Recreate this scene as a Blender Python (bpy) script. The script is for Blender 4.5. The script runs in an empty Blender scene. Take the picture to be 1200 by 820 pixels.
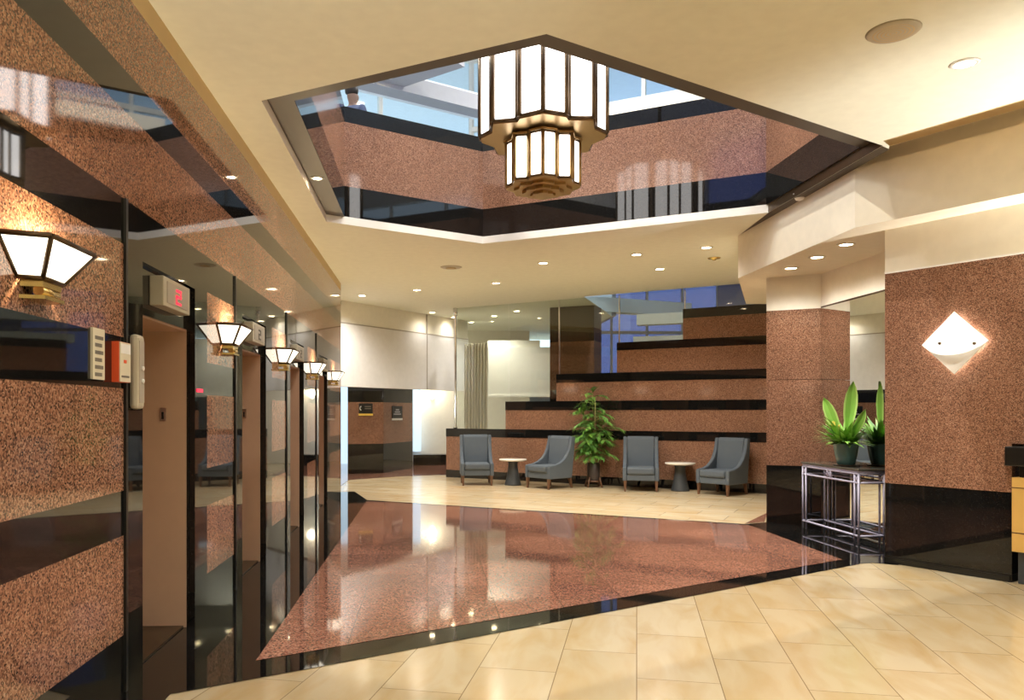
import bpy, bmesh, math, random
from mathutils import Vector, Matrix
PI = math.pi
R = math.radians
S = bpy.context.scene
C = S.collection
random.seed(7)

# ------------------------------------------------------------------ camera, world, exposure
cd = bpy.data.cameras.new('camera'); cam = bpy.data.objects.new('camera', cd); C.objects.link(cam)
cam.location = (0, 0, 1.5); cam.rotation_euler = (R(90), 0, R(-2.865))
cd.sensor_width = 36; cd.lens = 921.65 / 1200 * 36
cd.shift_x = 0.0434; cd.shift_y = 0.0605; cd.clip_start = 0.05; cd.clip_end = 200
S.camera = cam
S.view_settings.view_transform = 'Standard'
S.view_settings.look = 'None'
S.view_settings.exposure = 1.0
S.view_settings.gamma = 1.0
S.view_settings.use_curve_mapping = False
S.cycles.use_denoising = True
S.cycles.max_bounces = 10
S.cycles.sample_clamp_indirect = 6.0
S.cycles.caustics_reflective = False
S.cycles.caustics_refractive = False
W = bpy.data.worlds.new('sky'); S.world = W; W.use_nodes = True
W.node_tree.nodes['Background'].inputs[0].default_value = (0.70, 0.87, 1.0, 1)
W.node_tree.nodes['Background'].inputs[1].default_value = 0.95

WARM = (1.0, 0.955, 0.86)
SCOL = (1.0, 0.78, 0.46)
DOWNLIGHT_W = 115.0
FRONT_W = 108.0
NEUT = (1.0, 0.97, 0.91)
SCONCE_W = 13.0

# ------------------------------------------------------------------ materials
def nt(name):
    m = bpy.data.materials.new(name); m.use_nodes = True
    n = m.node_tree.nodes; l = m.node_tree.links
    return m, n, l, n['Principled BSDF']

def plain(name, col, rough=0.5, metal=0.0, spec=0.5, coat=0.0):
    m, n, l, b = nt(name)
    b.inputs['Base Color'].default_value = (*col, 1)
    b.inputs['Roughness'].default_value = rough
    b.inputs['Metallic'].default_value = metal
    b.inputs['Specular IOR Level'].default_value = spec
    b.inputs['Coat Weight'].default_value = coat
    tx = n.new('ShaderNodeTexCoord'); no = n.new('ShaderNodeTexNoise')
    no.inputs['Scale'].default_value = 9; no.inputs['Detail'].default_value = 3
    l.new(tx.outputs['Object'], no.inputs['Vector'])
    mr = n.new('ShaderNodeMapRange'); mr.inputs['To Min'].default_value = 0.94; mr.inputs['To Max'].default_value = 1.06
    l.new(no.outputs['Fac'], mr.inputs['Value'])
    mx = n.new('ShaderNodeVectorMath'); mx.operation = 'SCALE'
    mx.inputs[0].default_value = col
    l.new(mr.outputs[0], mx.inputs['Scale']); l.new(mx.outputs[0], b.inputs['Base Color'])
    return m

def emit(name, col, strength):
    m, n, l, b = nt(name)
    b.inputs['Base Color'].default_value = (*[min(1, c) for c in col], 1)
    b.inputs['Emission Color'].default_value = (*col, 1)
    b.inputs['Emission Strength'].default_value = strength
    b.inputs['Roughness'].default_value = 0.4
    return m

def granite(name, stops, scale, rough=0.04, slab=None, rot=0.0):
    """speckled polished stone; slab=(w,h) gives stone-to-stone variation with fine joints in the object's x/y (or wall) plane"""
    m, n, l, b = nt(name)
    tx = n.new('ShaderNodeTexCoord')
    vo = n.new('ShaderNodeTexVoronoi'); vo.inputs['Scale'].default_value = scale
    l.new(tx.outputs['Object'], vo.inputs['Vector'])
    sp = n.new('ShaderNodeSeparateColor'); l.new(vo.outputs['Color'], sp.inputs[0])
    cr = n.new('ShaderNodeValToRGB'); e = cr.color_ramp.elements
    cr.color_ramp.interpolation = 'LINEAR'
    e[0].position, e[0].color = stops[0][0], (*stops[0][1], 1)
    e[1].position, e[1].color = stops[-1][0], (*stops[-1][1], 1)
    for p, c in stops[1:-1]:
        x = e.new(p); x.color = (*c, 1)
    l.new(sp.outputs[0], cr.inputs[0])
    no = n.new('ShaderNodeTexNoise'); no.inputs['Scale'].default_value = 1.1; no.inputs['Detail'].default_value = 4
    l.new(tx.outputs['Object'], no.inputs['Vector'])
    mr = n.new('ShaderNodeMapRange'); mr.inputs['To Min'].default_value = 0.8; mr.inputs['To Max'].default_value = 1.2
    l.new(no.outputs['Fac'], mr.inputs['Value'])
    sc = n.new('ShaderNodeVectorMath'); sc.operation = 'SCALE'
    l.new(cr.outputs[0], sc.inputs[0]); l.new(mr.outputs[0], sc.inputs['Scale'])
    out = sc.outputs[0]
    if slab:
        mp = n.new('ShaderNodeMapping'); mp.inputs['Rotation'].default_value = (0, 0, rot)
        l.new(tx.outputs['Object'], mp.inputs[0])
        vec = mp.outputs[0]
        if len(slab) > 2:      # wall: use horizontal run and height
            sx = n.new('ShaderNodeSeparateXYZ'); l.new(vec, sx.inputs[0])
            cb = n.new('ShaderNodeCombineXYZ'); l.new(sx.outputs[slab[2]], cb.inputs[0]); l.new(sx.outputs[2], cb.inputs[1])
            vec = cb.outputs[0]
        br = n.new('ShaderNodeTexBrick'); br.offset = 0.0; br.squash = 1.0
        br.inputs['Scale'].default_value = 1.0
        br.inputs['Brick Width'].default_value = slab[0]; br.inputs['Row Height'].default_value = slab[1]
        br.inputs['Mortar Size'].default_value = 0.003; br.inputs['Mortar Smooth'].default_value = 0.0
        br.inputs['Bias'].default_value = 0.0
        br.inputs['Color1'].default_value = (0.88, 0.86, 0.86, 1); br.inputs['Color2'].default_value = (1.1, 1.1, 1.1, 1)
        br.inputs['Mortar'].default_value = (0.45, 0.42, 0.4, 1)
        l.new(vec, br.inputs['Vector'])
        mm = n.new('ShaderNodeVectorMath'); mm.operation = 'MULTIPLY'
        l.new(out, mm.inputs[0]); l.new(br.outputs['Color'], mm.inputs[1]); out = mm.outputs[0]
    l.new(out, b.inputs['Base Color'])
    b.inputs['Roughness'].default_value = rough
    b.inputs['IOR'].default_value = 1.55
    return m

def marble_tiles(name, c1, c2, vein, w, h, rot, rough, off=0.5, loc=(0, 0, 0), mort=(0.24, 0.17, 0.09), msize=0.003):
    m, n, l, b = nt(name)
    tx = n.new('ShaderNodeTexCoord'); mp = n.new('ShaderNodeMapping'); mp.vector_type = 'POINT'
    mp.inputs['Rotation'].default_value = (0, 0, rot); mp.inputs['Location'].default_value = loc
    l.new(tx.outputs['Object'], mp.inputs[0])
    br = n.new('ShaderNodeTexBrick'); br.offset = off
    br.inputs['Scale'].default_value = 1.0
    br.inputs['Brick Width'].default_value = w; br.inputs['Row Height'].default_value = h
    br.inputs['Mortar Size'].default_value = msize; br.inputs['Mortar Smooth'].default_value = 0.1
    br.inputs['Color1'].default_value = (0, 0, 0, 1); br.inputs['Color2'].default_value = (1, 1, 1, 1); br.inputs['Mortar'].default_value = (0.5, 0.5, 0.5, 1)
    l.new(mp.outputs[0], br.inputs['Vector'])
    no = n.new('ShaderNodeTexNoise'); no.inputs['Scale'].default_value = 1.5; no.inputs['Detail'].default_value = 7; no.inputs['Distortion'].default_value = 0.6
    mp2 = n.new('ShaderNodeMapping'); mp2.inputs['Scale'].default_value = (1.0, 3.2, 1)
    l.new(mp.outputs[0], mp2.inputs[0])
    ad = n.new('ShaderNodeVectorMath'); ad.operation = 'ADD'
    s7 = n.new('ShaderNodeVectorMath'); s7.operation = 'SCALE'; s7.inputs['Scale'].default_value = 7.0
    l.new(br.outputs['Color'], s7.inputs[0]); l.new(mp2.outputs[0], ad.inputs[0]); l.new(s7.outputs[0], ad.inputs[1])
    l.new(ad.outputs[0], no.inputs['Vector'])
    mx = n.new('ShaderNodeMix'); mx.data_type = 'RGBA'
    mx.inputs[6].default_value = (*c1, 1); mx.inputs[7].default_value = (*c2, 1)
    l.new(br.outputs['Color'], mx.inputs[0])
    cr = n.new('ShaderNodeMapRange'); cr.inputs['From Min'].default_value = 0.42; cr.inputs['From Max'].default_value = 0.75
    l.new(no.outputs['Fac'], cr.inputs['Value'])
    mx2 = n.new('ShaderNodeMix'); mx2.data_type = 'RGBA'; mx2.inputs[7].default_value = (*vein, 1)
    l.new(cr.outputs[0], mx2.inputs[0]); l.new(mx.outputs[2], mx2.inputs[6])
    mx3 = n.new('ShaderNodeMix'); mx3.data_type = 'RGBA'; mx3.inputs[7].default_value = (*mort, 1)
    l.new(br.outputs['Fac'], mx3.inputs[0]); l.new(mx2.outputs[2], mx3.inputs[6])
    l.new(mx3.outputs[2], b.inputs['Base Color'])
    b.inputs['Roughness'].default_value = rough
    return m

def glass(name, tint, ior=1.5, rough=0.0, extra=0.0):
    m, n, l, b = nt(name)
    n.remove(b); out = n['Material Output']
    tr = n.new('ShaderNodeBsdfTransparent'); tr.inputs[0].default_value = (*tint, 1)
    gl = n.new('ShaderNodeBsdfGlossy'); gl.inputs['Roughness'].default_value = rough
    lw = n.new('ShaderNodeLayerWeight'); lw.inputs['Blend'].default_value = 0.5
    pw = n.new('ShaderNodeMath'); pw.operation = 'POWER'; pw.inputs[1].default_value = 5.0; l.new(lw.outputs['Facing'], pw.inputs[0])
    ma = n.new('ShaderNodeMath'); ma.operation = 'MULTIPLY_ADD'; ma.inputs[1].default_value = 0.9; ma.inputs[2].default_value = 0.035 + extra; ma.use_clamp = True
    l.new(pw.outputs[0], ma.inputs[0])
    mx = n.new('ShaderNodeMixShader'); l.new(ma.outputs[0], mx.inputs[0]); l.new(tr.outputs[0], mx.inputs[1]); l.new(gl.outputs[0], mx.inputs[2])
    l.new(mx.outputs[0], out.inputs[0])
    return m

PINKS = [(0.0, (0.055, 0.028, 0.020)), (0.25, (0.16, 0.078, 0.048)), (0.5, (0.335, 0.162, 0.098)), (0.78, (0.425, 0.222, 0.135)), (1.0, (0.56, 0.35, 0.23))]
PINKF = [(0.0, (0.10, 0.045, 0.034)), (0.3, (0.22, 0.092, 0.064)), (0.6, (0.32, 0.140, 0.092)), (1.0, (0.44, 0.24, 0.17))]
PINK2 = [(0.0, (0.085, 0.042, 0.028)), (0.25, (0.16, 0.080, 0.050)), (0.5, (0.27, 0.130, 0.080)), (0.8, (0.34, 0.178, 0.110)), (1.0, (0.45, 0.27, 0.18))]
BLK = [(0.0, (0.004, 0.004, 0.004)), (0.8, (0.009, 0.0085, 0.008)), (1.0, (0.020, 0.019, 0.017))]
M = dict(
    pink=granite('pink granite wall', PINKS, 120, 0.05, slab=(1.24, 50, 1)),
    pinkx=granite('pink granite cladding', PINK2, 150, 0.09),
    pinkrw=granite('pink granite reception wall', PINK2, 150, 0.14),
    pinkfloor=granite('red granite floor', PINKF, 110, 0.05, slab=(0.52, 0.52)),
    black=granite('black granite', BLK, 160, 0.03),
    blackfloor=granite('black granite floor', BLK, 160, 0.035, slab=(1.2, 1.2)),
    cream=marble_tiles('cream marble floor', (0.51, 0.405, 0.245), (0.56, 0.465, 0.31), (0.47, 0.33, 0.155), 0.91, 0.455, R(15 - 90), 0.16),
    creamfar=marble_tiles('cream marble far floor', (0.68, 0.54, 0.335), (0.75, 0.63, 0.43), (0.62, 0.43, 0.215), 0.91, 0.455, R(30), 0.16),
    ceil=plain('cream ceiling paint', (0.85, 0.865, 0.74), 0.8),
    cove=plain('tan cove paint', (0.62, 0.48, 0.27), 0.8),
    white=plain('white paint', (0.88, 0.85, 0.76), 0.6),
    lip=plain('white lip paint', (0.92, 0.90, 0.84), 0.5),
    bulk=plain('bulkhead paint', (0.86, 0.80, 0.66), 0.7),
    panel=plain('pale fabric wall panel', (0.82, 0.81, 0.82), 0.9),
    seam=plain('grey seam', (0.42, 0.38, 0.33), 0.8),
    soffit=plain('dark brown soffit', (0.045, 0.031, 0.018), 0.4),
    bronze=plain('dark bronze', (0.10, 0.065, 0.035), 0.35, 0.8),
    bronzelit=plain('lit bronze', (0.42, 0.28, 0.12), 0.35, 0.9),  # lighter copy of the dark bronze, lamp glow put into its colour
    brass=plain('brass', (0.70, 0.52, 0.20), 0.25, 1.0),
    chrome=plain('chrome', (0.8, 0.8, 0.82), 0.15, 1.0),
    jamb=plain('brown painted metal', (0.56, 0.37, 0.25), 0.35),
    door=plain('brushed bronze door', (0.42, 0.25, 0.14), 0.35, 0.5),
    beige=plain('beige metal', (0.50, 0.45, 0.34), 0.4),
    dark=plain('dark frame', (0.008, 0.008, 0.007), 0.3),
    paper=plain('printed beige panel', (0.68, 0.62, 0.46), 0.6),
    ink=plain('grey ink', (0.16, 0.14, 0.11), 0.6),
    red=plain('orange red paint', (0.85, 0.11, 0.03), 0.4),
    whitep=plain('white plastic', (0.85, 0.84, 0.8), 0.4),
    yellow=plain('yellow lettering', (0.85, 0.60, 0.10), 0.5),
    fabric=plain('slate blue upholstery', (0.092, 0.112, 0.136), 0.85),
    wood=plain('walnut wood', (0.13, 0.06, 0.03), 0.4),
    oak=plain('honey oak', (0.74, 0.46, 0.13), 0.35),
    marbletop=plain('white marble top', (0.86, 0.82, 0.74), 0.2),
    charcoal=plain('charcoal base', (0.05, 0.055, 0.06), 0.5),
    iron=plain('lavender grey iron', (0.50, 0.48, 0.62), 0.4, 0.0),
    glasstop=plain('dark table top', (0.10, 0.09, 0.07), 0.08),
    tealpot=plain('teal glazed pot', (0.085, 0.21, 0.22), 0.25),
    darkpot=plain('dark pot', (0.06, 0.045, 0.04), 0.5),
    soil=plain('soil', (0.04, 0.025, 0.015), 0.9),
    leaf=plain('palm leaf', (0.12, 0.30, 0.06), 0.45),
    leaf2=plain('bright leaf', (0.24, 0.48, 0.08), 0.4),
    leaf3=plain('pale leaf edge', (0.46, 0.66, 0.20), 0.4),
    flower=plain('yellow bloom', (0.80, 0.66, 0.12), 0.5),
    cane=plain('cane', (0.42, 0.40, 0.15), 0.5),
    skin=plain('skin', (0.24, 0.15, 0.11), 0.6),
    navy=plain('navy cloth', (0.035, 0.055, 0.13), 0.8),
    hair=plain('dark hair', (0.02, 0.015, 0.012), 0.6),
    upceil=plain('upper ceiling white', (0.80, 0.86, 0.92), 0.8),
    grey=plain('grey concrete', (0.35, 0.36, 0.40), 0.7),
    curtain=plain('pale curtain', (0.66, 0.62, 0.52), 0.9),
    lampw=emit('lamp glow', (1.0, 0.92, 0.76), 4.0),
    chand=emit('chandelier glass', (1.0, 0.975, 0.95), 2.2),
    sconce=emit('sconce glass', (1.0, 0.92, 0.74), 1.3),
    diamond=emit('frosted lamp glass', (1.0, 0.97, 0.9), 0.34),
    readout=emit('red display', (1.0, 0.03, 0.08), 0.55),
    daywin=emit('daylit window', (0.62, 0.82, 1.0), 0.5),
    mirror=plain('mirror silver', (0.86, 0.88, 0.86), 0.0, 1.0),
    glass=glass('clear glass', (0.92, 0.95, 0.915), 1.5, 0.0, 0.03),
    glassblue=glass('blue glass', (0.50, 0.54, 0.85), 1.5, 0.0, 0.06),
    glassup=glass('upper window glass', (0.92, 0.96, 1.0), 1.3),
)

# ------------------------------------------------------------------ mesh builder
class MB:
    def __init__(s): s.v = []; s.f = []; s.mi = []; s.mats = []; s.sm = []
    def m(s, mat):
        if mat not in s.mats: s.mats.append(mat)
        return s.mats.index(mat)
    def add(s, vs, fs, mat, smooth=False):
        o = len(s.v); i = s.m(mat); s.v += [tuple(v) for v in vs]
        for f in fs: s.f.append([o + k for k in f]); s.mi.append(i); s.sm.append(smooth)
        return s
    def box(s, x0, x1, y0, y1, z0, z1, mat):
        vs = [(x, y, z) for z in (z0, z1) for y in (y0, y1) for x in (x0, x1)]
        return s.add(vs, [(0, 2, 3, 1), (4, 5, 7, 6), (0, 1, 5, 4), (2, 6, 7, 3), (0, 4, 6, 2), (1, 3, 7, 5)], mat)
    def obox(s, o, e, n, a0, a1, b0, b1, z0, z1, mat):
        """box along direction e (a0..a1) and n (b0..b1) from origin o"""
        vs = [(o[0] + e[0] * a + n[0] * b, o[1] + e[1] * a + n[1] * b, z) for z in (z0, z1) for b in (b0, b1) for a in (a0, a1)]
        fs = [(0, 2, 3, 1), (4, 5, 7, 6), (0, 1, 5, 4), (2, 6, 7, 3), (0, 4, 6, 2), (1, 3, 7, 5)]
        if e[0] * n[1] - e[1] * n[0] < 0: fs = [f[::-1] for f in fs]
        return s.add(vs, fs, mat)
    def prism(s, poly, z0, z1, mat):
        n = len(poly)
        A = sum(poly[i][0] * poly[(i + 1) % n][1] - poly[(i + 1) % n][0] * poly[i][1] for i in range(n))
        if A < 0: poly = poly[::-1]
        vs = [(x, y, z0) for x, y in poly] + [(x, y, z1) for x, y in poly]
        fs = [list(range(n))[::-1], list(range(n, 2 * n))] + [(i, (i + 1) % n, n + (i + 1) % n, n + i) for i in range(n)]
        return s.add(vs, fs, mat)
    def hull2(s, a, b, mat):
        """solid between two equal loops of 3-D points"""
        n = len(a)
        return s.add(list(a) + list(b), [list(range(n))[::-1], list(range(n, 2 * n))] + [(i, (i + 1) % n, n + (i + 1) % n, n + i) for i in range(n)], mat)
    def tube(s, pts, r, mat, n=8, cap=True):
        pts = [Vector(p) for p in pts]; rs = r if isinstance(r, (list, tuple)) else [r] * len(pts)
        vs = []; fs = []
        up = Vector((0, 0, 1))
        for i, p in enumerate(pts):
            t = (pts[min(i + 1, len(pts) - 1)] - pts[max(i - 1, 0)]).normalized()
            a = up if abs(t.dot(up)) < 0.95 else Vector((1, 0, 0))
            u = t.cross(a).normalized(); w = u.cross(t).normalized()
            for k in range(n):
                q = p + (u * math.cos(2 * PI * k / n) + w * math.sin(2 * PI * k / n)) * rs[i]; vs.append(tuple(q))
        for i in range(len(pts) - 1):
            for k in range(n):
                a, b = i * n + k, i * n + (k + 1) % n
                fs.append((a, a + n, b + n, b))
        s.add(vs, fs, mat, True)
        if cap:
            o = len(s.v) - len(vs); i = s.m(mat)
            for f in ([o + k for k in range(n)], [o + len(vs) - n + k for k in range(n)][::-1]):
                s.f.append(f); s.mi.append(i); s.sm.append(False)
        return s
    def bar(s, a, b, w, mat):
        """square bar from a to b"""
        return s.tube([a, b], w * 0.7071, mat, 4)
    def lathe(s, prof, mat, n=24, c=(0, 0, 0), smooth=True):
        vs = []; fs = []
        for r, z in prof:
            for k in range(n): vs.append((c[0] + r * math.cos(2 * PI * k / n), c[1] + r * math.sin(2 * PI * k / n), c[2] + z))
        for i in range(len(prof) - 1):
            for k in range(n):
                a, b = i * n + k, i * n + (k + 1) % n
                fs.append((a, b, b + n, a + n))
        s.add(vs, fs, mat, smooth)
        o = len(s.v) - len(vs); i = s.m(mat)
        if prof[0][0] > 1e-4: s.f.append([o + k for k in range(n)][::-1]); s.mi.append(i); s.sm.append(False)
        if prof[-1][0] > 1e-4: s.f.append([o + len(vs) - n + k for k in range(n)]); s.mi.append(i); s.sm.append(False)
        return s
    def build(s, name, parent=None, bevel=0, loc=None, subsurf=0):
        me = bpy.data.meshes.new(name); me.from_pydata(s.v, [], s.f)
        for m in s.mats: me.materials.append(m)
        for p, i, q in zip(me.polygons, s.mi, s.sm): p.material_index = i; p.use_smooth = q
        me.update()
        o = bpy.data.objects.new(name, me); C.objects.link(o)
        if parent: o.parent = parent
        if loc: o.location = loc
        if bevel:
            b = o.modifiers.new('bevel', 'BEVEL'); b.width = bevel; b.segments = 2; b.limit_method = 'ANGLE'
        if subsurf:
            b = o.modifiers.new('sub', 'SUBSURF'); b.levels = subsurf; b.render_levels = subsurf
        return o

def tag(o, label, cat, group=None, kind=None):
    o['label'] = label; o['category'] = cat
    if group: o['group'] = group
    if kind: o['kind'] = kind
    return o
def thing(name, label, cat, loc=(0, 0, 0), rz=0, group=None):
    o = bpy.data.objects.new(name, None); C.objects.link(o); o.empty_display_size = 0.1
    o.location = loc; o.rotation_euler = (0, 0, rz)
    return tag(o, label, cat, group)
def struct(o):
    o['kind'] = 'structure'; return o
def copy_tree(o, parent=None):
    c = o.copy(); C.objects.link(c); c.parent = parent
    for ch in [x for x in bpy.data.objects if x.parent == o]: copy_tree(ch, c)
    return c
def lamp(kind, name, parent, loc, energy, col, size=0.1, rot=None, spot=None, blend=0.6):
    d = bpy.data.lights.new(name, kind); d.energy = energy; d.color = col
    if kind == 'AREA': d.shape = 'DISK'; d.size = size
    else: d.shadow_soft_size = size
    if kind == 'SPOT': d.spot_size = spot; d.spot_blend = blend
    o = bpy.data.objects.new(name, d); C.objects.link(o); o.location = loc
    if rot: o.rotation_euler = rot
    o.parent = parent
    return o
def line_x(p, d, q, e):
    t = ((q[0] - p[0]) * e[1] - (q[1] - p[1]) * e[0]) / (d[0] * e[1] - d[1] * e[0])
    return (p[0] + d[0] * t, p[1] + d[1] * t)
def dirv(deg): return (math.sin(R(deg)), math.cos(R(deg)))
def flat(poly, z, mat, name, holes=()):
    """horizontal polygon with holes, filled"""
    bm = bmesh.new()
    es = []
    for loop in [poly] + list(holes):
        vs = [bm.verts.new((x, y, z)) for x, y in loop]
        es += [bm.edges.new((vs[i], vs[(i + 1) % len(vs)])) for i in range(len(vs))]
    bmesh.ops.triangle_fill(bm, use_beauty=True, edges=es)
    me = bpy.data.meshes.new(name); bm.to_mesh(me); bm.free(); me.materials.append(mat)
    o = bpy.data.objects.new(name, me); C.objects.link(o)
    return struct(o)

XW = -1.63           # elevator wall plane
ZC = 3.90            # lobby ceiling
dA, dB, dC, dE = dirv(0), dirv(-60), dirv(60), (0.5, -0.866)
H = [(-1.285, 6.14), (0.75, 4.965), (4.09, 6.893), (4.09, 9.28), (0.78, 11.19), (-1.285, 9.998)]     # the ceiling opening

# ------------------------------------------------------------------ floor
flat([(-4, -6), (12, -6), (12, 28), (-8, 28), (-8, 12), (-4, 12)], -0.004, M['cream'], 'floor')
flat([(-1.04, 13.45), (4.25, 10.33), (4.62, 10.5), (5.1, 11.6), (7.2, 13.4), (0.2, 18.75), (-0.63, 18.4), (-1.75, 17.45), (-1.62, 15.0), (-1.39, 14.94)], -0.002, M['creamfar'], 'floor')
flat([(-2.3, -6), (-1.37, -6), (-1.37, 4.26), (-0.61, 4.69), (4.28, 7.58), (4.42, 7.62), (4.6, 7.5), (5.3, 8.0), (5.3, 10.4), (4.6, 10.5), (4.25, 10.33), (-1.04, 13.48), (-1.39, 14.94), (-1.66, 14.80), (-2.3, 14.79)],
     0.0, M['blackfloor'], 'floor')
PF = [(-1.04, 4.80), (4.20, 7.79), (4.25, 10.22), (-1.04, 13.32)]
flat(PF, 0.002, M['pinkfloor'], 'floor')
flat([(4.24, 10.36), (4.58, 10.52), (5.06, 11.5)], 0.002, M['pinkfloor'], 'floor')
flat([(-8, 12), (-1.80, 15.2), (-1.75, 17.45), (-0.63, 18.4), (0.5, 18.85), (0.5, 26), (-8, 26)], 0.001, M['pinkfloor'], 'floor')

# ------------------------------------------------------------------ ceiling and the atrium opening
SBp, SBd = (6.21, 14.20), (-0.8253, 0.5647)           # stepped wall: point, direction to the left
def sb(t): return (SBp[0] + SBd[0] * t, SBp[1] + SBd[1] * t)
CE0, CE1 = (4.02, 6.77), (9.52, -2.756)
flat([(-1.70, -6), (9.52, -6), CE1, CE0, (4.16, 6.9), (4.21, 7.0), (4.21, 10.5), (5.35, 13.0), (6.5, 14.0), sb(3.6), (4.6, 19.5), (4.6, 26), (-8, 26), (-8, 15), (-1.70, 15)],
     ZC, M['ceil'], 'ceiling', [H])
# slab edge of the opening: white at the left and far sides, dark bronze at the near and right sides
mb = MB(); mn = MB()
for i in range(6):
    a, b = H[i], H[(i + 1) % 6]
    (mn if i in (0, 1, 2) else mb).add([(*a, ZC), (*b, ZC), (*b, 4.0), (*a, 4.0)], [(0, 1, 2, 3)], M['bronze'] if i in (0, 1, 2) else M['lip'])
struct(mb.build('trim_1')); struct(mn.build('trim_2'))
# brown soffit ledge just above the opening
off = [0.30, 0.30, 0.02, 0.0, 0.0, 0.215]             # inset of each side
lines = []
for i in range(6):
    a, b = Vector(H[i]), Vector(H[(i + 1) % 6]); d = (b - a).normalized(); nrm = Vector((-d.y, d.x))
    lines.append((tuple(a + nrm * off[i]), tuple(d)))
PI6 = [line_x(*lines[i - 1], *lines[i]) for i in range(6)]
lines2 = []
for i in range(6):
    p, d = lines[i]; lines2.append(((p[0] + d[1] * 0.16, p[1] - d[0] * 0.16), d))
PO6 = [line_x(*lines2[i - 1], *lines2[i]) for i in range(6)]
mb = MB()
for i in (0, 1, 2, 5):
    a, b, c, d = H[i], H[(i + 1) % 6], PI6[(i + 1) % 6], PI6[i]
    mb.add([(*a, 3.992), (*b, 3.992), (*c, 3.992), (*d, 3.992)], [(0, 3, 2, 1)], M['soffit'])
mb.add([(4.092, 6.9, 3.897), (4.208, 6.98, 3.897), (4.208, 10.4, 3.897), (4.092, 9.28, 3.897)], [(0, 3, 2, 1)], M['soffit'])
struct(mb.build('trim_3'))
# parapet around the opening: black, pink, black cap
mb = MB()
for z0, z1, mt, ex in ((4.0, 4.39, 'black', 0), (4.39, 5.21, 'pinkx', 0), (5.21, 5.41, 'black', 0.012)):
    for i in range(6):
        a, b, c, d = PI6[i], PI6[(i + 1) % 6], PO6[(i + 1) % 6], PO6[i]
        mb.add([(*p, z) for z in (z0, z1) for p in (a, b, c, d)], [(0, 1, 5, 4), (2, 3, 7, 6), (4, 5, 6, 7), (3, 2, 1, 0)], M[mt])
struct(mb.build('wall_atrium'))
# upper floor slab
flat([(-5.5, -0.5), (10, -0.5), (10, 12), (6, 13.5), (3.4, 15.2), (1, 16.2), (-5.5, 14)], 4.36, M['grey'], 'floor', [PO6])

# upper storey: walls with big windows, white ceiling and beams
UZ = 9.2
flat([(-5.5, -0.5), (10, -0.5), (10, 17), (4, 22), (-5.5, 22)], UZ, M['upceil'], 'ceiling')
def window_wall(num, a, b, z0, z1, n, glassmat, bars=(0.5,)):
    a, b = Vector(a), Vector(b); e = (b - a); L = e.length; e.normalize(); nn = Vector((-e.y, e.x))
    fr = MB()
    for k in range(n + 1): fr.obox(a, e, nn, L * k / n - 0.035, L * k / n + 0.035, -0.05, 0.05, z0, z1, M['white'])
    for q in (0.0, 1.0) + tuple(bars): fr.obox(a, e, nn, 0, L, -0.04, 0.04, z0 + (z1 - z0) * q - 0.05, z0 + (z1 - z0) * q + 0.05, M['white'])
    o = struct(fr.build('window_%d' % num))
    g = MB().obox(a, e, nn, 0, L, -0.006, 0.006, z0, z1, glassmat); g.build('pane', o)
window_wall(1, (-4.6, 13.2), (0.9, 16.4), 4.4, UZ, 3, M['glassup'], (0.92,))
window_wall(2, (0.9, 16.4), (7.2, 12.8), 4.4, UZ, 4, M['glassup'], (0.62, 0.92))
window_wall(3, (-5.0, -0.4), (5.0, -0.4), 4.5, 9.0, 5, M['glassblue'])
window_wall(4, (9.9, 2), (9.9, 11), 4.5, 7.5, 5, M['glassup'])
mb = MB()
mb.box(-5.2, -5.0, -0.5, 14, 3.95, UZ, M['white'])
mb.box(5.0, 10.2, -0.7, -0.5, 6.8, UZ, M['white'])
mb.box(-5.2, 10.2, -0.7, -0.5, 3.95, 4.5, M['white'])
mb.box(5, 10.2, -0.7, -0.5, 4.5, 6.8, M['white'])
mb.box(10.0, 10.2, -0.5, 13, 3.95, 4.5, M['white']); mb.box(10.0, 10.2, -0.5, 13, 7.5, UZ, M['white'])
mb.box(10.0, 10.2, -0.5, 2, 4.5, 7.5, M['white']); mb.box(10.0, 10.2, 11, 13, 4.5, 7.5, M['white'])
mb.box(7.2, 10.2, 12.8, 13.0, 3.95, UZ, M['white'])
struct(mb.build('wall_upper'))
mb = MB()                                              # beams below the upper ceiling
a, b = Vector((-1.1, 12.95)), Vector((1.2, 14.28)); e = (b - a).normalized(); nn = Vector((-e.y, e.x))
mb.obox(a, e, nn, 0, 2.6, 0, 0.35, 6.93, 7.2, M['grey'])
mb.obox(a, e, nn, 0, 2.6, 0.35, 0.6, 7.0, 7.4, M['upceil'])
a, b = Vector((1.5, 14.5)), Vector((5.5, 12.2)); e = (b - a).normalized(); nn = Vector((-e.y, e.x))
mb.obox(a, e, nn, 0, 5, 0, 0.3, 6.55, 6.8, M['bulk']); mb.obox(a, e, nn, 0, 5, 0.3, 0.5, 6.2, 6.5, M['upceil'])
mb.obox((-1.9, 11.6), dirv(40), (0.77, -0.64), 0, 2.3, -0.4, 1.3, 7.0, 7.25, M['grey'])
struct(mb.build('trim_4'))

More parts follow.
